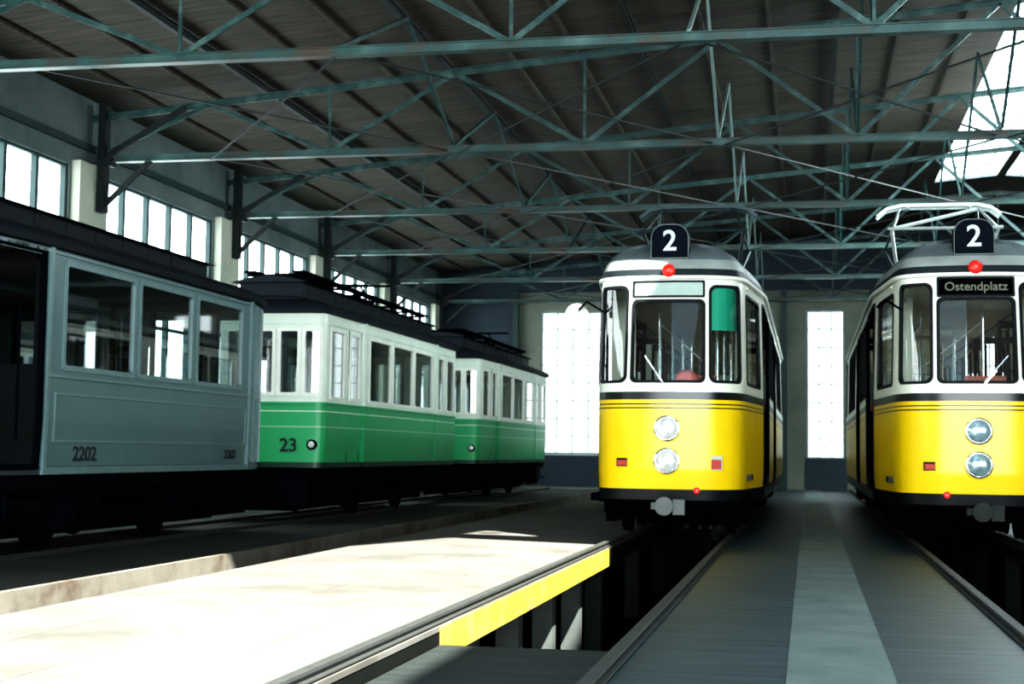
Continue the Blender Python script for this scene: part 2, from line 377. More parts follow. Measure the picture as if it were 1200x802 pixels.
# ---------------------------------------------------------------- roof trusses
CH=5.97
NP=16; PX=[XL+34*i/NP for i in range(NP+1)]
def truss(y,idx):
    e=empty("roof_truss",(0,y,CH),"dark teal painted steel lattice roof truss with rusty patches","truss","hall roof trusses")
    m=MB().box(XL+.02,XR-.02,-.08,.08,-.05,-.038).box(XL+.02,XR-.02,-.012,.012,-.04,.06).box(XL+.02,XR-.02,-.05,.05,.06,.072)
    m.obj("bottom_chord",'steel_rust',e)
    m=MB()
    for a,c in((XL+.02,RIDGE),(RIDGE,XR-.02)):
        m.bar((a,0,roofz(a)-CH-.28),(c,0,roofz(c)-CH-.28),.11,.02).bar((a,0,roofz(a)-CH-.33),(c,0,roofz(c)-CH-.33),.02,.10)
    m.obj("top_chord",'steel',e)
    for i in range(NP):
        a,c=PX[i],PX[i+1]; a=max(a,XL+.1); c=min(c,XR-.1)
        if i%2==0: p,q=(a,0,0.04),(c,0,roofz(c)-CH-.33)
        else: p,q=(a,0,roofz(a)-CH-.33),(c,0,.04)
        MB().bar(p,q,.03,.07).bar((p[0],.025,p[2]),(q[0],.025,q[2]),.05,.012).obj("diagonal_brace",'steel',e)
        if i in(2,4,6,8,12):
            MB().bar((a,0,.04),(a,0,roofz(a)-CH-.3),.04,.04).obj("vertical_strut",'steel',e)
    MB().box(XL+.17,XL+.30,-.1,.1,-.9,roofz(XL)-CH-.1).box(XL+.30,XL+.42,-.1,.1,-.12,.02).obj("end_post",'purlin',e,label="dark end post on the wall")
    MB().bar((XL+.2,0,0),(XL+1.7,0,roofz(XL+1.7)-CH-.33),.08,.1).obj("knee_brace",'purlin',e)
    MB().bar((XL+.2,0,-.85),(XL+1.1,0,-.02),.06,.08).obj("knee_brace",'purlin',e)
    if idx<len(TY)-1:
        d=TY[idx+1]-y
        for xi,pale in ((3,'steel'),(5,'brace'),(6,'steel'),(7,'steel')):
            x=PX[xi]; zt=roofz(x)-.3-CH
            MB().bar((x,.05,.1),(x,d/2,zt),.04,.055).obj("sway_brace",pale,e)
            MB().bar((x,d/2,zt),(x,d-.1,.1),.04,.055).obj("sway_brace",pale,e)
        for (x0,x1) in ((PX[1],PX[3]),(PX[3],PX[5]),(PX[5],PX[7]),(PX[7],PX[9])):
            MB().bar((x0+.1,.05,-.02),(x1-.1,d-.1,-.02),.03,.02).obj("wind_brace",'purlin',e)
            MB().bar((x1-.1,.05,-.055),(x0+.1,d-.1,-.055),.03,.02).obj("wind_brace",'purlin',e)
for i,y in enumerate(TY): truss(y,i)
x=XL+.9; k=0
while x<XR-.5:
    if not (3.3<x<9):
        if k%3==2:
            o=MB().box(x-.04,x+.04,YP,YB-.05,roofz(x)-.16,roofz(x)-.145).box(x-.01,x+.01,YP,YB-.05,roofz(x)-.145,roofz(x)-.05).box(x-.04,x+.04,YP,YB-.05,roofz(x)-.055,roofz(x)-.04).obj("roof_purlin",'purlin')
            top(o,"long dark steel purlin under the roof boards","purlin","roof purlins")
        else:
            o=MB().box(x-.03,x+.03,YP,YB-.05,roofz(x)-.07,roofz(x)-.02).obj("roof_batten",'ceil')
            top(o,"long dark timber batten under the roof boards","batten","roof battens")
    x+=1.05; k+=1

# ---------------------------------------------------------------- shell generator
class Shell:
    def __init__(s,half,push=lambda z:0.0,xs=lambda z:1.0):
        pts=[Vector(p) for p in half]
        full=[Vector((-pts[1].x,pts[1].y))]+pts+[Vector((-pts[-2].x,pts[-2].y))]
        out=[]
        for i in range(1,len(full)-2):
            p0,p1,p2,p3=full[i-1:i+3]
            if (p2-p1).length>1.0: out.append(p1); continue
            for k in range(5):
                t=k/5
                m1=(p2-p0)*.5; m2=(p3-p1)*.5; L=(p2-p1).length
                if m1.length>L: m1=m1.normalized()*L
                if m2.length>L: m2=m2.normalized()*L
                h=(2*t**3-3*t**2+1)*p1+(t**3-2*t**2+t)*m1+(-2*t**3+3*t**2)*p2+(t**3-t**2)*m2
                out.append(h)
        out.append(pts[-1]); s.h=out
        s.acc=[0]
        for i in range(1,len(out)): s.acc.append(s.acc[-1]+(out[i]-out[i-1]).length)
        s.L=s.acc[-1]; s.push=push; s.xs=xs
    def base(s,t):
        import bisect
        a=min(abs(t),s.L-1e-6); i=max(0,min(len(s.h)-2,bisect.bisect_right(s.acc,a)-1))
        k=(a-s.acc[i])/(s.acc[i+1]-s.acc[i]); p=s.h[i].lerp(s.h[i+1],k)
        def tang(j):
            j0=max(0,j-1); j1=min(len(s.h)-1,j+1); d=(s.h[j1]-s.h[j0])
            if j==0: d=Vector((1,0))
            if j==len(s.h)-1: d=Vector((-1,0))
            return d.normalized()
        d=(tang(i).lerp(tang(i+1),k)).normalized()
        n=Vector((d.y,-d.x))
        sg=1 if t>=0 else -1
        return Vector((p.x*sg,p.y)),Vector((n.x*sg,n.y))
    def P(s,t,z,off=0.0):
        p,n=s.base(t)
        return Vector((p.x*s.xs(z)+n.x*off, p.y+s.push(z)*(-n.y)+n.y*off, z))
    def s_of_y(s,y):
        for i in range(len(s.h)-1):
            if s.h[i].y<=y<=s.h[i+1].y:
                k=(y-s.h[i].y)/max(1e-9,(s.h[i+1].y-s.h[i].y)); return s.acc[i]+k*(s.acc[i+1]-s.acc[i])
        return s.L
    def grid(s,fine,sidestep,z0,z1,zstep,holes,frontlen):
        ss=[]; t=0
        while t<s.L-1e-4:
            ss.append(t); t+= fine if (t<frontlen or t>s.L-frontlen) else sidestep
        ss.append(s.L)
        allS=[-a for a in reversed(ss[1:])]+ss
        nz=int(round((z1-z0)/zstep)); zs=[z0+(z1-z0)*i/nz for i in range(nz+1)]
        mb=MB(); W=len(zs); vs=[s.P(a,z) for a in allS for z in zs]; fs=[]
        def inside(a,z,cand):
            for (h0,h1,q0,q1,r) in cand:
                if h0<a<h1 and q0<z<q1:
                    dx=max(0,r-(a-h0),r-(h1-a)); dz=max(0,r-(z-q0),r-(q1-z))
                    if dx*dx+dz*dz<=r*r+1e-9 or (dx==0 or dz==0): return True
            return False
        for i in range(len(allS)-1):
            am=(allS[i]+allS[i+1])/2
            cand=[h for h in holes if h[0]<am<h[1]]
            for j in range(len(zs)-1):
                if cand and inside(am,(zs[j]+zs[j+1])/2,cand): continue
                fs.append((i*W+j,(i+1)*W+j,(i+1)*W+j+1,i*W+j+1))
        mb.add(vs,fs); return mb
    def rr(s,h,grow,n=6):
        h0,h1,q0,q1,r=h; h0-=grow;h1+=grow;q0-=grow;q1+=grow;r=max(.005,r+grow*.7); pts=[]
        segs=[((h1-r,q1-r),0),((h0+r,q1-r),90),((h0+r,q0+r),180),((h1-r,q0+r),270)]
        cs=[]
        for (c,a0) in segs:
            for k in range(n+1):
                a=math.radians(a0+90*k/n); cs.append((c[0]+r*math.cos(a),c[1]+r*math.sin(a)))
        for i in range(len(cs)):
            p=cs[i];q=cs[(i+1)%len(cs)]; d=math.hypot(q[0]-p[0],q[1]-p[1]); k=max(1,int(d/.15)) if d>.2 else 1
            for j in range(k): pts.append((p[0]+(q[0]-p[0])*j/k,p[1]+(q[1]-p[1])*j/k))
        return pts
    def ring(s,h,g0,g1,off):
        a=s.rr(h,0)
        def grow(pts,g):
            h0,h1,q0,q1,r=h; cx=(h0+h1)/2; cz=(q0+q1)/2; hw=(h1-h0)/2; hh=(q1-q0)/2
            return [(cx+(p[0]-cx)*(hw+g)/hw, cz+(p[1]-cz)*(hh+g)/hh) for p in pts]
        A=grow(a,g0);B=grow(a,g1); n=len(A)
        vs=[s.P(x,z,off) for x,z in A]+[s.P(x,z,off) for x,z in B]+[s.P(x,z,-.03) for x,z in A]+[s.P(x,z,-.005) for x,z in B]
        fs=[]
        for i in range(n):
            j=(i+1)%n; fs+= [(i,j,n+j,n+i),(2*n+i,2*n+j,j,i),(n+i,n+j,3*n+j,3*n+i)]
        return MB().add(vs,fs)
    def pane(s,h,off=-.015,grow=.01):
        h0,h1,q0,q1,r=h; h0-=grow;h1+=grow;q0-=grow;q1+=grow; n=max(2,int((h1-h0)/.12)); m=4
        vs=[s.P(h0+(h1-h0)*i/n,q0+(q1-q0)*j/m,off) for i in range(n+1) for j in range(m+1)]
        fs=[(i*(m+1)+j,(i+1)*(m+1)+j,(i+1)*(m+1)+j+1,i*(m+1)+j+1) for i in range(n) for j in range(m)]
        return MB().add(vs,fs)
    def band(s,s0,s1,z0,z1,off=.012,step=.15):
        n=max(1,int(abs(s1-s0)/step)); vs=[];fs=[]
        for i in range(n+1):
            t=s0+(s1-s0)*i/n
            vs+=[s.P(t,z0,0),s.P(t,z0,off),s.P(t,z1,off),s.P(t,z1,0)]
        for i in range(n):
            for k in range(3): fs.append((i*4+k,(i+1)*4+k,(i+1)*4+k+1,i*4+k+1))
        fs+= [(0,1,2,3),(n*4+3,n*4+2,n*4+1,n*4)]
        return MB().add(vs,fs)
    def roof(s,levels,step=.12):
        ss=[];t=0
        while t<s.L-1e-4:
            ss.append(t); t+= step if (t<2 or t>s.L-2) else .5
        ss.append(s.L); A=[-a for a in reversed(ss[1:])]+ss; vs=[];W=len(levels)
        for a in A:
            p,n=s.base(a)
            for (z,x,pu) in levels: vs.append((p.x*x,p.y+pu*(-n.y),z))
        fs=[(i*W+j,(i+1)*W+j,(i+1)*W+j+1,i*W+j+1) for i in range(len(A)-1) for j in range(W-1)]
        return MB().add(vs,fs)

def wheel(e,x,y,r,z,m='darkblue'):
    MB().lathe((x,y,z),(1,0,0),[(-.06,r*.6),(-.06,r-.03),(-.05,r),(.02,r),(.03,r+.02),(.055,r+.02),(.06,r-.03),(.04,r*.6),(.07,.1),(.07,.05)],20).obj("wheel",m,e,smooth=False)

# ---------------------------------------------------------------- yellow tram
def yellow(xc,y0,label,variant):
    e=empty("tram",(xc,y0,0),label,"tram","yellow trams")
    half=[(0,0),(.25,.012),(.45,.045),(.62,.11),(.76,.22),(.86,.40),(.92,.7),(1.1,2.6),(1.1,16.2),(1.0,17.2),(.8,17.6),(.4,17.8),(0,17.85)]
    sh=Shell(half,lambda z:max(0,z-1.9)*.13+max(0,.9-z)*.12,lambda z:1-.03*max(0,z-1.9)/1.35-.02*max(0,.9-z)/.4)
    sy=sh.s_of_y
    WS=(-.44,.44,1.97,2.96,.07)
    wins=[WS,(-1.02,-.52,1.97,3.14,.09),(.52,1.02,1.97,3.14,.09)]
    side=[(sy(.75),sy(2.0)),(sy(4.6),sy(5.7)),(sy(5.9),sy(7.0)),(sy(9.9),sy(11.1)),(sy(11.3),sy(12.5)),(sy(12.7),sy(13.9)),(sy(15.3),sy(16.4))]
    for a,c in side:
        wins.append((a,c,1.97,3.08,.08)); wins.append((-c,-a,1.97,3.08,.08))
    wins.append((sh.L-.95,sh.L-.08,1.97,3.0,.06)); wins.append((-sh.L+.08,-sh.L+.95,1.97,3.0,.06))
    doors=[(sy(2.4),sy(4.35),.69,3.1,.04),(sy(7.3),sy(8.9),.69,3.1,.04)]
    doors+=[(-d[1],-d[0],d[2],d[3],d[4]) for d in doors]
    body=sh.grid(.03,.06,.51,3.25,.03,wins+doors,1.4).obj("body",'liv_y',e,smooth=True)
    sh.roof([(3.22,1.0,.17),(3.235,1.015,.14),(3.27,1.015,.14)]).obj("gutter",'white',e,smooth=False)
    sh.roof([(3.25,.97,.18),(3.34,.965,.19),(3.45,.925,.24),(3.56,.83,.35),(3.65,.68,.50),(3.71,.48,.72),(3.745,.24,.98),(3.755,0,1.15)]).obj("roof",'liv_roof',e,smooth=True)
    for i,w in enumerate(wins):
        nm="windshield" if i==0 else "window"
        p=sh.pane(w).obj(nm,'glass',e,smooth=True)
        sh.ring(w,-.016,.018,.012).obj("window_seal",'rubber',p)
        if i==2 and variant==1:
            hb=(w[0]-.005,w[1]+.005,2.60,3.14,.03); sh.pane(hb,-.03,0).obj("blind",'blind',p)
    for d in doors:
        p=sh.ring(d,-.01,.035,.010).obj("door",'rubber',e)
        sg=1 if d[0]>0 else -1
        for k in (0,1):
            m=MB()
            t0=(d[0]+.04) if k==0 else (d[1]-.04)
            a=sh.P(t0,.8,-.02); bb=Vector((a.x-sg*.32,a.y+(.1 if k==0 else -.1),0))
            m.bar((a.x,a.y,.82),(bb.x,bb.y,.82),.03,.1).bar((a.x,a.y,3.0),(bb.x,bb.y,3.0),.03,.1)
            m.bar((a.x,a.y,.8),(a.x,a.y,3.05),.05,.05).bar((bb.x,bb.y,.8),(bb.x,bb.y,3.05),.05,.05)
            m.bar((a.x,a.y,1.3),(bb.x,bb.y,1.3),.02,.9)
            m.obj("door_leaf",'black',p)
        ya,yb=sorted((sh.P(d[0],1).y,sh.P(d[1],1).y))
        MB().box(min(sg*.7,sg*1.06),max(sg*.7,sg*1.06),ya,yb,.55,.62).obj("step",'black',p)
        MB().box(min(sg*.50,sg*.53),max(sg*.50,sg*.53),ya-.1,yb+.1,.62,1.9).obj("vestibule_screen",'black',p)
    sh.band(-1.2,1.2,.50,.54,.015).obj("bumper",'black',e)
    for z in (1.40,1.01):
        p=sh.P(0,z)
        h=MB().lathe((0,p.y+.02,z),(0,-1,0),[(0,.165),(.035,.165),(.055,.155),(.06,.135)]).obj("headlight",'chrome',e,smooth=False)
        MB().lathe((0,p.y-.035,z),(0,-1,0),[(0,.138),(.02,.12),(.035,.07),(.04,.01)]).obj("lens",'lens' if variant==1 else 'lens_dark',h,smooth=True)
    for t in(-.55,.60):
        p=sh.P(t,.99)
        big= t>0
        hx,hz=(.070,.085) if big else (.070,.050)
        h=MB().box(p.x-hx,p.x+hx,p.y-.02,p.y+.10,.99-hz,.99+hz).obj("tail_light",'mirror' if big else 'rubber',e)
        MB().box(p.x-hx+.012,p.x+hx-.012,p.y-.032,p.y-.02,.99-hz+.012,.99+hz*.5).obj("lens",'reddim',h)
    p=sh.P(0,3.25)
    MB().lathe((0,p.y+.03,3.33),(0,-1,0),[(0,.08),(.07,.08),(.1,.055),(.11,.02)],20).obj("top_light",'redlens',e,label="round red lamp")
    tt=.36 if variant==1 else -.36
    p=sh.P(tt,.7); MB().lathe((p.x,p.y+.02,.66),(0,-1,0),[(0,.04),(.04,.04),(.05,.02)],12).obj("marker_light",'redlens',e)
    ds=(-.43,.43,3.02,3.19,.015)
    if variant==1:
        d=sh.pane(ds,.012,0).obj("destination_sign",'signpale',e,label="blank pale destination sign")
    else:
        ds=(-.43,.43,3.0,3.2,.015)
        d=sh.pane(ds,.014,0).obj("destination_sign",'black',e,label="black destination sign with dim pale letters")
        text("Ostendplatz",.145,'signtext',d,(0,sh.P(0,3.1,.035).y,3.095),(math.radians(90-7),0,0),"lettering",.004,.002,1.0)
    sh.ring(ds,-.005,.02,.02).obj("frame",'rubber',d)
    y=.40
    m=MB(); w,hh=.235,.215; zc=3.71; rc=.17
    prof=[(-w,-hh),(w,-hh),(w,hh-rc)]
    for k in range(1,6):
        a=math.radians(90*k/6); prof.append((w-rc+rc*math.cos(a),hh-rc+rc*math.sin(a)))
    prof+=[(w-rc,hh),(-w+rc,hh)]
    for k in range(1,6):
        a=math.radians(90+90*k/6); prof.append((-w+rc+rc*math.cos(a),hh-rc+rc*math.sin(a)))
    prof.append((-w,hh-rc)); n=len(prof)
    vs=[(x,y-.12,zc+z) for x,z in prof]+[(x,y+.12,zc+z) for x,z in prof]
    m.add(vs,[tuple(range(n)),tuple(range(2*n-1,n-1,-1))]+[(i,i+n,(i+1)%n+n,(i+1)%n) for i in range(n)])
    m.box(-.12,.12,y-.1,y+.15,3.36,3.5)
    bx=m.obj("route_number_box",'navy',e,label="black route number box showing 2")
    text("2",.36,'digit',bx,(0,y-.128,zc-.005),(math.radians(90),0,0),"digit",.006,.005)
    rim=MB()
    for i in range(n):
        p_,q_=prof[i],prof[(i+1)%n]; rim.bar((p_[0]*.97,y-.124,zc+p_[1]*.97),(q_[0]*.97,y-.124,zc+q_[1]*.97),.009,.010)
    rim.obj("rim",'rimgrey',bx)
    if variant==1:
        MB().bar(sh.P(.02,1.86,.03),sh.P(-.16,2.12,.04),.012,.012).bar(sh.P(-.27,2.28,.035),sh.P(-.06,1.97,.035),.013,.013).obj("wiper",'chrome',e)
    else:
        MB().bar(sh.P(.0,1.86,.03),sh.P(.2,2.1,.04),.012,.012).bar(sh.P(.06,1.96,.035),sh.P(.34,2.28,.035),.013,.013).obj("wiper",'chrome',e)
    a=sh.P(-.98,2.85,0)
    mm=MB().cyl(a,(a.x-.20,a.y-.12,2.97),.014,8).cyl((a.x-.20,a.y-.12,2.97),(a.x-.30,a.y-.12,2.87),.014,8)
    k=mm.obj("mirror",'black',e)
    if variant==1:
        MB().lathe((a.x-.33,a.y-.10,2.80),(.45,-1,0),[(-.06,.03),(-.04,.10),(0,.15),(.02,.15),(.02,.14)],20).obj("mirror_head",'mirror',k,label="round pale mirror")
        MB().lathe((.20,.42,1.96),(0,1,.1),[(0,.05),(.03,.13),(.10,.17),(.16,.13),(.19,.05)],18).obj("seat_cushion",'pink',e,smooth=True,label="faded pink cushion on the driver's desk")
    c=MB().cyl((0,-.25,.50),(0,1.0,.50),.045,12).lathe((0,-.34,.48),(0,1,0),[(0,.06),(0,.11),(.05,.11),(.07,.08),(.14,.07)],20).box(-.16,.16,-.26,-.16,.44,.52).box(.10,.24,-.3,-.2,.38,.56)
    c.obj("coupler",'coupler' if variant==1 else 'post',e)
    for yb in (2.6,8.9,14.6):
        m=MB().box(-.85,.85,yb-.95,yb+.95,.28,.48).box(-.9,-.78,yb-1.3,yb+1.3,.22,.45).box(.78,.9,yb-1.3,yb+1.3,.22,.45).box(-.6,.6,yb-.25,yb+.25,.15,.55)
        m.cyl((-.7,yb-.8,.38),(.7,yb-.8,.38),.05).cyl((-.7,yb+.8,.38),(.7,yb+.8,.38),.05)
        k=m.obj("bogie",'black',e)
        for sx in(-.67,.67):
            for dy in(-.8,.8): wheel(k,sx,yb+dy,.32,.402,'black')
    MB().box(-.9,.9,1.1,16.9,.35,.5).box(-.98,.98,.45,17.3,.51,.60).obj("underframe",'black',e)
    fl=MB().box(-.98,.98,.75,16.9,.78,.85).obj("interior_floor",'post',e)
    MB().box(-.93,.93,.9,16.9,3.17,3.2).obj("interior_ceiling",'cream_int',e)
    MB().box(-.7,.7,.35,.75,1.5,1.80).box(-.25,.0,.3,.6,1.80,1.92).obj("driver_console",'black',e)
    MB().box(.0,.5,1.15,1.55,1.4,1.5).box(.0,.5,1.5,1.6,1.5,2.12).cyl((.25,1.35,.85),(.25,1.35,1.4),.05).obj("driver_seat",'seat',e)
    MB().box(-.92,-.60,1.9,1.93,.85,3.15).box(.72,.92,1.9,1.93,.85,3.15).box(-.92,.92,1.9,1.93,.85,1.7).obj("cab_partition",'cream_int',e)
    for k in range(11):
        y=4.5+k*1.1
        if 6.9<y<9.1: continue
        for sx in(-1,1):
            x0,x1=(sx*.45,sx*.98) if sx>0 else (sx*.98,sx*.45)
            MB().box(x0,x1,y,y+.42,1.25,1.32).box(x0,x1,y+.38,y+.45,1.3,1.95).box(x0+.05,x1-.05,y+.1,y+.3,.85,1.25).obj("passenger_seat",'seat',e)
    m=MB()
    for k in range(7):
        y=3.2+k*2.0
        for x in(-.4,.4): m.cyl((x,y,.85),(x,y,3.18),.018,8)
    m.cyl((-.4,3.2,2.95),(-.4,15.2,2.95),.016,8).cyl((.4,3.2,2.95),(.4,15.2,2.95),.016,8)
    m.obj("handrail",'chrome',e)
    MB().box(-.5,.5,2.2,3.0,3.7,3.82).box(-.45,.45,7.4,8.6,3.7,3.92).obj("roof_box",'roofgrey',e)
    pm='pant'
    bz=3.90; yc=5.2
    b0=MB().bar((-.62,yc-.75,bz),(.62,yc-.75,bz),.05,.05).bar((-.62,yc+.75,bz),(.62,yc+.75,bz),.05,.05).bar((-.62,yc-.75,bz),(-.62,yc+.75,bz),.05,.05).bar((.62,yc-.75,bz),(.62,yc+.75,bz),.05,.05)
    for x in(-.5,.5):
        for y in(-.7,.7): b0.lathe((x,yc+y,3.6),(0,0,1),[(0,.05),(.05,.07),(.08,.04),(.13,.07),(.17,.04),(.22,.07),(.28,.03)],12)
    pg=b0.obj("pantograph",'pant',e)
    kz=4.40; tz=4.92
    if variant==2: kz,tz=4.38,4.88
    for sg in(-1,1):
        m=MB(); rr=.026
        for x in(-.62,.62): m.cyl((x,yc+sg*.2,bz),(x*1.2,yc+sg*1.15,kz),rr,8)
        m.cyl((-.8,yc+sg*1.15,kz),(.8,yc+sg*1.15,kz),rr*.9,8)
        m.cyl((-.62,yc+sg*.2,bz),(.7,yc+sg*1.15,kz),.012,6)
        m.obj("lower_arm",'pant_pale' if (variant==2 and sg<0) else pm,pg)
        m=MB()
        for x in(-.72,.72): m.cyl((x,yc+sg*1.15,kz),(x*.8,yc+sg*.1,tz-.06),rr*.8,8)
        m.cyl((-.72,yc+sg*1.15,kz),(.58,yc+sg*.1,tz-.06),.03 if variant==2 and sg<0 else .010,6)
        m.obj("upper_arm",'pant_pale' if (variant==2 and sg<0) else pm,pg)
    m=MB()
    for dy in(-.14,.14):
        pts=[(-.9,yc+dy,tz-.16),(-.76,yc+dy,tz-.05),(-.55,yc+dy,tz),(.55,yc+dy,tz),(.76,yc+dy,tz-.05),(.9,yc+dy,tz-.16)]
        for i in range(5): m.bar(pts[i],pts[i+1],.05,.05)
    m.bar((-.45,yc-.14,tz-.03),(-.45,yc+.14,tz-.03),.03,.03).bar((.45,yc-.14,tz-.03),(.45,yc+.14,tz-.03),.03,.03)
    m.obj("collector_bow",'pant_pale' if variant==2 else pm,pg)
    return e
yellow(-1.67,18.0,"yellow and white tram with round mirror and blank sign",1)
yellow(1.93,18.0,"yellow and white tram with silver pantograph and lettered black sign",2)

# ---------------------------------------------------------------- old trams
def old(xc,y0,zr,Lt,vf,vr,label,liv,sidewins,frontwins,doors,cler,kind,zt=3.40,ct=.0,fwx=.99):
    e=empty("tram",(xc,y0,zr),label,"tram","vintage two-axle trams")
    fw=fwx
    if kind=='g':
        half=[(0,0),(.5,.02),(fw-.12,.05),(fw-.03,.10),(fw,.20),(fw+.02,vf-.06),(1.1,vf),(1.1,Lt-vr),(fw+.02,Lt-vr+.06),(fw,Lt-.20),(fw-.03,Lt-.10),(fw-.12,Lt-.05),(.5,Lt-.02),(0,Lt)]
    else:
        half=[(0,0),(.5,.03),(fw-.17,.10),(fw-.04,.22),(fw,.38),(1.1,vf),(1.1,Lt-vr),(fw,Lt-.38),(fw-.04,Lt-.22),(fw-.17,Lt-.10),(.5,Lt-.03),(0,Lt)]
    sh=Shell(half,lambda z:0,lambda z:1-.03*max(0,1.4-z)/.6)
    sy=sh.s_of_y; D=zt-3.40
    wins=[]
    for a,c in frontwins:
        wins.append((a,c,2.03,3.08,.03))
        if a>0: wins.append((-c,-a,2.03,3.08,.03))
    for a,c in sidewins:
        wins.append((sy(a),sy(c),1.98,3.10,.04)); wins.append((-sy(c),-sy(a),1.98,3.10,.04))
    wins+= [(sh.L-.85,sh.L-.2,2.03,3.08,.03),(-sh.L+.2,-sh.L+.85,2.03,3.08,.03)]
    dh=[(sy(a),sy(c),.95,3.15,.03) for a,c in doors]; dh+=[(-d[1],-d[0],d[2],d[3],d[4]) for d in dh]
    sh.grid(.04,.05,.85,zt,.05,wins+dh,1.4).obj("body",liv,e,smooth=False)
    trim={'g':'white','s':'grey_trim'}[kind]
    for w in wins:
        p=sh.pane(w).obj("window",'glass_old',e)
        sh.ring(w,-.03,.03,.015).obj("window_frame",trim,p)
    for d in dh:
        p=sh.ring(d,-.01,.05,.02).obj("doorway",'darkblue',e)
        ya,yb=sorted((sh.P(d[0],1).y,sh.P(d[1],1).y)); sg=1 if d[0]>0 else -1; xa=sg*.93
        g_=MB()
        for k in range(3):
            yy=ya+.1+k*.1; g_.cyl((xa,yy,.98),(xa,yy,2.1),.012,8)
        g_.cyl((xa,yb-.15,1.2),(xa,yb-.15,2.6),.016,8)
        g_.obj("gate",'darkblue',p)
    s0,s1=sy(vf),sy(Lt-vr)
    for sg in(-1,1):
        mm=MB()
        def add(b_): mm.add(b_.v,b_.f)
        if kind=='s':
            add(sh.band(sg*(s0+.2),sg*(s1-.1),1.69,1.715,.015)); add(sh.band(sg*(s0+.2),sg*(s1-.1),1.19,1.215,.015))
            add(sh.band(sg*(s0+.2),sg*(s0+.225),1.19,1.7,.015)); add(sh.band(sg*(s1-.125),sg*(s1-.1),1.19,1.7,.015))
            add(sh.band(sg*(s0),sg*(s0+.06),.9,zt-.05,.035,.03)); add(sh.band(sg*(s1-.03),sg*(s1+.03),.9,zt-.05,.05,.03))
            for k in (.22,.40,.58,.76):
                add(sh.band(sg*(s1+k),sg*(s1+k+.035),.95,zt-.1,.045,.035))
        else:
            add(sh.band(sg*(s0-.01),sg*(s0+.07),.93,zt-.03,.03,.04)); add(sh.band(sg*(s1-.07),sg*(s1+.01),.93,zt-.03,.03,.04))
        add(sh.band(sg*(s0 if kind=='s' else .02),sg*(sh.L-.02),1.87,1.90,.025,.05)); add(sh.band(sg*.02,sg*(sh.L-.02),3.17,3.20,.02,.05))
        add(sh.band(sg*(s0 if kind=='s' else .02),sg*(sh.L-.02),.85,.93,.03,.05))
        mm.obj("moulding",'grey_trim' if kind=='s' else 'liv_g',e)
        if kind=='g':
            # entrance door leaf seams on the end platform
            dl=MB()
            for yy in (1.28,1.94):
                b_=sh.band(sg*sy(yy),sg*(sy(yy)+.02),.95,3.15,.008,.02); dl.add(b_.v,b_.f)
            dl.obj("door_seam",'rubber',e)
    lv=[(3.34,1.0,0),(3.35,1.07,-.08),(3.42,1.09,-.10),(3.47,1.05,-.06),(3.53,.93,.06),(3.58,.75,.22),(3.63,.52,.42),(3.65,.25,.6),(3.66,0,.7)]
    sh.roof([(z+D,x,p) for z,x,p in lv],.12).obj("roof",'roofdark',e,smooth=False)
    c0,c1=cler; Z=D-ct
    m=MB().box(-.55,.55,c0,c1,3.5+Z,3.90+Z)
    n=8; vs=[];fs=[]
    for yy in(c0-.12,c1+.12):
        for i in range(n+1):
            t=i/n; x=-.66+1.32*t; vs.append((x,yy,3.88+Z+.11*math.sin(math.pi*t)))
    for i in range(n): fs.append((i,i+1,n+2+i,n+1+i))
    fs.append(tuple(range(n,-1,-1))); fs.append(tuple(range(n+1,2*n+2))); fs.append((0,n+1,2*n+1,n))
    m.add(vs,fs); cl=m.obj("clerestory",'roofdark',e)
    y=c0+.25
    while y<c1-.6:
        MB().box(.545,.56,y,y+.5,3.72+Z,3.86+Z).obj("vent_window",'rubber',cl)
        MB().box(-.56,-.545,y,y+.5,3.72+Z,3.86+Z).obj("vent_window",'rubber',cl); y+=.72
    g=MB()
    if kind=='g':
        for xx in(-.42,.42): g.box(xx-.10,xx+.10,c0+.1,c1-.2,4.06,4.095)
        yy=c0+.3
        while yy<c1-.2:
            g.bar((-.52,yy,4.04),(.52,yy,4.04),.04,.04).bar((-.42,yy,3.9),(-.42,yy,4.05),.03,.03).bar((.42,yy,3.9),(.42,yy,4.05),.03,.03); yy+=1.1
        g.obj("roof_walkway",'darkblue',e)
        g=MB().box(-.3,.3,Lt/2-.6,Lt/2+.6,3.98,4.05)
        for sx in(-.28,.28):
            g.cyl((sx,Lt/2+.5,4.03),(sx*1.6,Lt/2-.9,4.22),.02,8).cyl((sx*1.6,Lt/2-.9,4.22),(sx*1.2,Lt/2+.4,4.34),.018,8)
        g.bar((-.7,Lt/2+.4,4.34),(.7,Lt/2+.4,4.34),.06,.04).bar((-.45,Lt/2-.9,4.22),(.45,Lt/2-.9,4.22),.03,.03)
        g.obj("current_collector",'darkblue',e)
        MB().box(-.32,.32,c0+1.0,c0+2.2,3.98,4.16).obj("resistor_box",'darkblue',e)
    else:
        for yy in (c0+.5,c0+2.5,c0+4.5): g.box(-.12,.12,yy,yy+.24,3.95+Z,4.03+Z)
        g.obj("roof_vents",'darkblue',e)
    yc=Lt/2
    m=MB().box(-1.0,1.0,.25,Lt-.25,.70,.86).box(-.9,-.8,yc-3.0,yc+3.0,.45,.58).box(.8,.9,yc-3.0,yc+3.0,.45,.58)
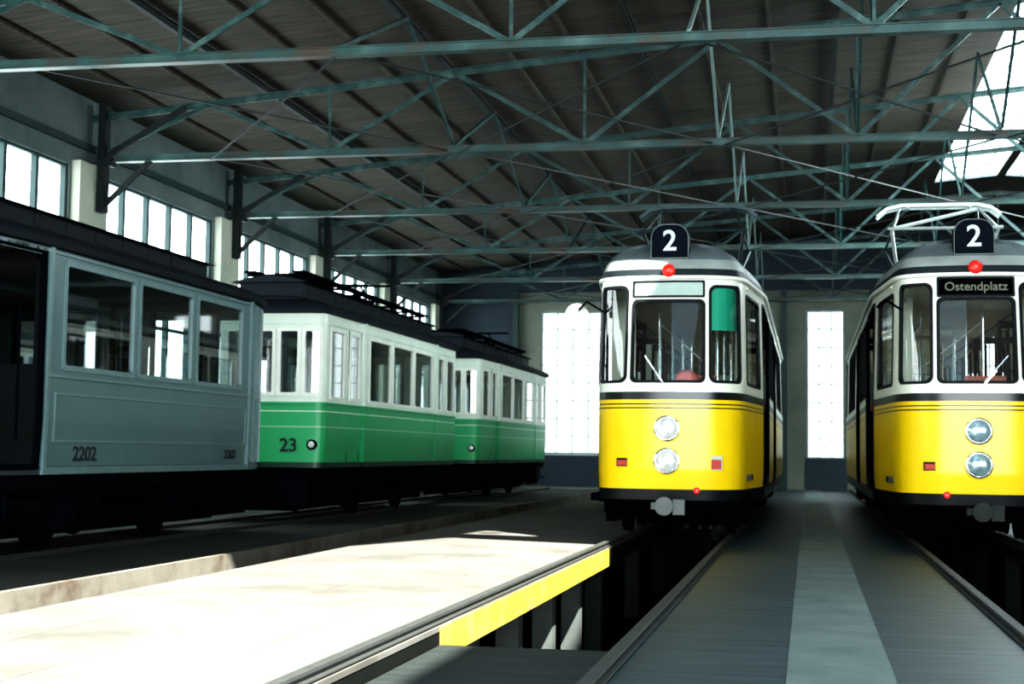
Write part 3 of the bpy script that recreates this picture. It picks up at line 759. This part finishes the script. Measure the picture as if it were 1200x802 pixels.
    for sg in(-1,1):
        for dy in(-1.45,1.45):
            x=sg*.87; m.box(x-.1,x+.1,yc+dy-.14,yc+dy+.14,.25,.60)
            for k in range(5):
                m.bar((x,yc+dy-.5+.07*k,.60+.03*k),(x,yc+dy+.5-.07*k,.60+.03*k),.08,.022)
        m.box(sg*.7-.2,sg*.7+.2,yc-.6,yc+.6,.32,.72)
        m.bar((sg*.95,yc-2.4,.70),(sg*.95,yc-.9,.36),.03,.03).bar((sg*.95,yc-.9,.36),(sg*.95,yc+.9,.36),.03,.03).bar((sg*.95,yc+.9,.36),(sg*.95,yc+2.4,.70),.03,.03)
        for yy in(.5,Lt-1.7):
            m.box(sg*.95-.13,sg*.95+.13,yy,yy+1.2,.40,.43); m.bar((sg*.95,yy+.1,.4),(sg*.95,yy+.1,.85),.03,.03).bar((sg*.95,yy+1.1,.4),(sg*.95,yy+1.1,.85),.03,.03)
            m.box(sg*.80-.02,sg*.80+.02,yy-.1,yy+1.4,.22,.72)
        m.box(-.8,.8,-.02+(0 if sg<0 else Lt-.1),.12+(0 if sg<0 else Lt-.1),.25,.72)
    m.box(-.35,.35,.4,Lt-.4,.14,.72)
    for yy in(-.3,Lt+.02):
        m.box(-.12,.12,yy,yy+.3,.55,.68).lathe((0,yy+.02 if yy<0 else yy+.28,.62),(0,-1 if yy<0 else 1,0),[(0,.1),(.0,.17),(.05,.17),(.06,.12)],14)
    m.obj("underframe",'darkblue',e)
    for sx in(-.55,.55):
        for dy in(-1.45,1.45): wheel(e,sx,yc+dy,.36,.382)
    wd='shadewood' if kind=='s' else 'wood'
    MB().box(-.96,.96,.4,Lt-.4,.90,.96).obj("interior_floor",wd,e)
    MB().box(-.93,.93,.4,Lt-.4,zt-.06,zt-.04).obj("interior_ceiling",'dark_int' if kind=='s' else 'cream_int',e)
    for yy in(vf+.02,Lt-vr-.02):
        MB().box(-1.03,-.35,yy-.02,yy+.02,.96,2.0).box(.35,1.03,yy-.02,yy+.02,.96,2.0).box(-1.03,-.95,yy-.02,yy+.02,2,zt-.1).box(.95,1.03,yy-.02,yy+.02,2,zt-.1).box(-1.03,1.03,yy-.02,yy+.02,3.1,zt-.07).box(-.4,-.33,yy-.02,yy+.02,2,3.1).box(.33,.4,yy-.02,yy+.02,2,3.1).obj("partition",wd,e)
    if kind=='s':
        MB().box(-.35,.35,vf-.02,vf+.02,.96,3.2).obj("platform_door",wd,e)
    y=vf+.4
    while y<Lt-vr-.6:
        for sx in(-1,1):
            x0,x1=(.3,.96) if sx>0 else(-.96,-.3)
            MB().box(x0,x1,y,y+.4,1.38,1.42).box(x0,x1,y+.4,y+.44,1.3,2.02).box(x0+.05,x1-.05,y+.15,y+.25,.96,1.38).obj("bench_seat",'wood',e)
        y+=.95
    for x in ((.86,-.86) if kind=='g' else (0,)):
        pt=sh.P(.88 if x>0 else (-.88 if x<0 else 0),1.24)
        h=MB().lathe((pt.x,pt.y+.02,1.22),(0,-1,0),[(0,.075),(.07,.085),(.09,.07)],16).obj("headlight",'darkblue',e)
        MB().lathe((pt.x,pt.y-.07,1.22),(0,-1,0),[(0,.055),(.02,.04),(.025,.01)],16).obj("lens",'lens',h)
    return e,sh
ZR=-.048
sw=[(2.42,4.10),(4.24,5.78),(5.95,7.5),(8.02,8.18)]
g,sh=old(-8.87,12.2,ZR-.0,8.8,2.06,1.0,"weathered blue-grey vintage tram with dark open entrance",
   'liv_s',sw,[(-.25,.25),(.35,.8)],[(.30,1.95)],(1.0,7.5),'s',zt=3.28,ct=.04)
text("2202",.22,'darkdigit',g,(1.085,3.0,1.06),(math.radians(90),0,math.radians(90)),"fleet_number",.004,.004,1.25)
text("2202",.17,'darkdigit',g,(1.085,7.2,1.06),(math.radians(90),0,math.radians(90)),"fleet_number",.004,.004,1.25)
gw=[(.35,1.05),(1.36,1.88),(2.38,3.75),(3.90,5.30),(5.45,6.85),(7.45,7.95),(8.25,8.95)]
g,sh=old(-8.68,22.9,ZR,9.3,2.1,2.1,"green and cream vintage tram numbered 23 with dark roof",
   'liv_g',gw,[(-.20,.20),(.28,.62),(.69,.98)],[],(.35,8.9),'g',fwx=1.05)
text("23",.30,'darkdigit',g,(.48,-.005,1.20),(math.radians(90),0,math.radians(3)),"fleet_number",.004,.006)
g,sh=old(-8.66,34.4,ZR,9.3,2.1,2.1,"green and cream vintage tram without visible fleet number",
   'liv_g',gw,[(-.20,.20),(.28,.62),(.69,.98)],[],(.35,8.9),'g',fwx=1.05)

# ---------------------------------------------------------------- lighting
w=bpy.data.worlds.new("World"); scene.world=w; w.use_nodes=True
bg=w.node_tree.nodes["Background"]; bg.inputs[0].default_value=(.58,.82,1.0,1); bg.inputs[1].default_value=1.1
s=bpy.data.lights.new("Sun",'SUN'); s.energy=21; s.angle=math.radians(.8); s.color=(1,.98,.91)
so=bpy.data.objects.new("Sun",s); so.rotation_euler=SD.to_track_quat('-Z','Y').to_euler(); so.location=(8,-8,20); COL.objects.link(so)
def area(name,loc,d,sx,sy,pw,col):
    a=bpy.data.lights.new(name,'AREA'); a.shape='RECTANGLE'; a.size=sx; a.size_y=sy; a.energy=pw; a.color=col
    o=bpy.data.objects.new(name,a); o.location=loc; o.rotation_euler=Vector(d).to_track_quat('-Z','Y').to_euler(); COL.objects.link(o)
area("doorway_daylight",(3,-3.6,3.2),(-.05,1,-.03),20,5,4200,(.92,.99,1.0))
area("skylight_daylight",(5.5,30,8.1),(-.95,-.1,-.8),5,20,5200,(.85,.97,1.0))

# ---------------------------------------------------------------- camera
cam=bpy.data.cameras.new("Camera"); co=bpy.data.objects.new("Camera",cam); COL.objects.link(co)
cam.sensor_width=36; cam.lens=52.5; co.location=(0,0,1.1)
R=Matrix.Rotation(math.radians(11.25),3,'Z')@Matrix.Rotation(math.radians(90+4.2),3,'X')@Matrix.Rotation(math.radians(.7),3,'Z')
co.rotation_euler=R.to_euler()
cam.clip_end=300
cam.dof.use_dof=True; cam.dof.focus_distance=9.0; cam.dof.aperture_fstop=4.5
scene.camera=co
scene.view_settings.view_transform='Standard'
try: scene.view_settings.look='High Contrast'
except Exception as ex: print(ex)
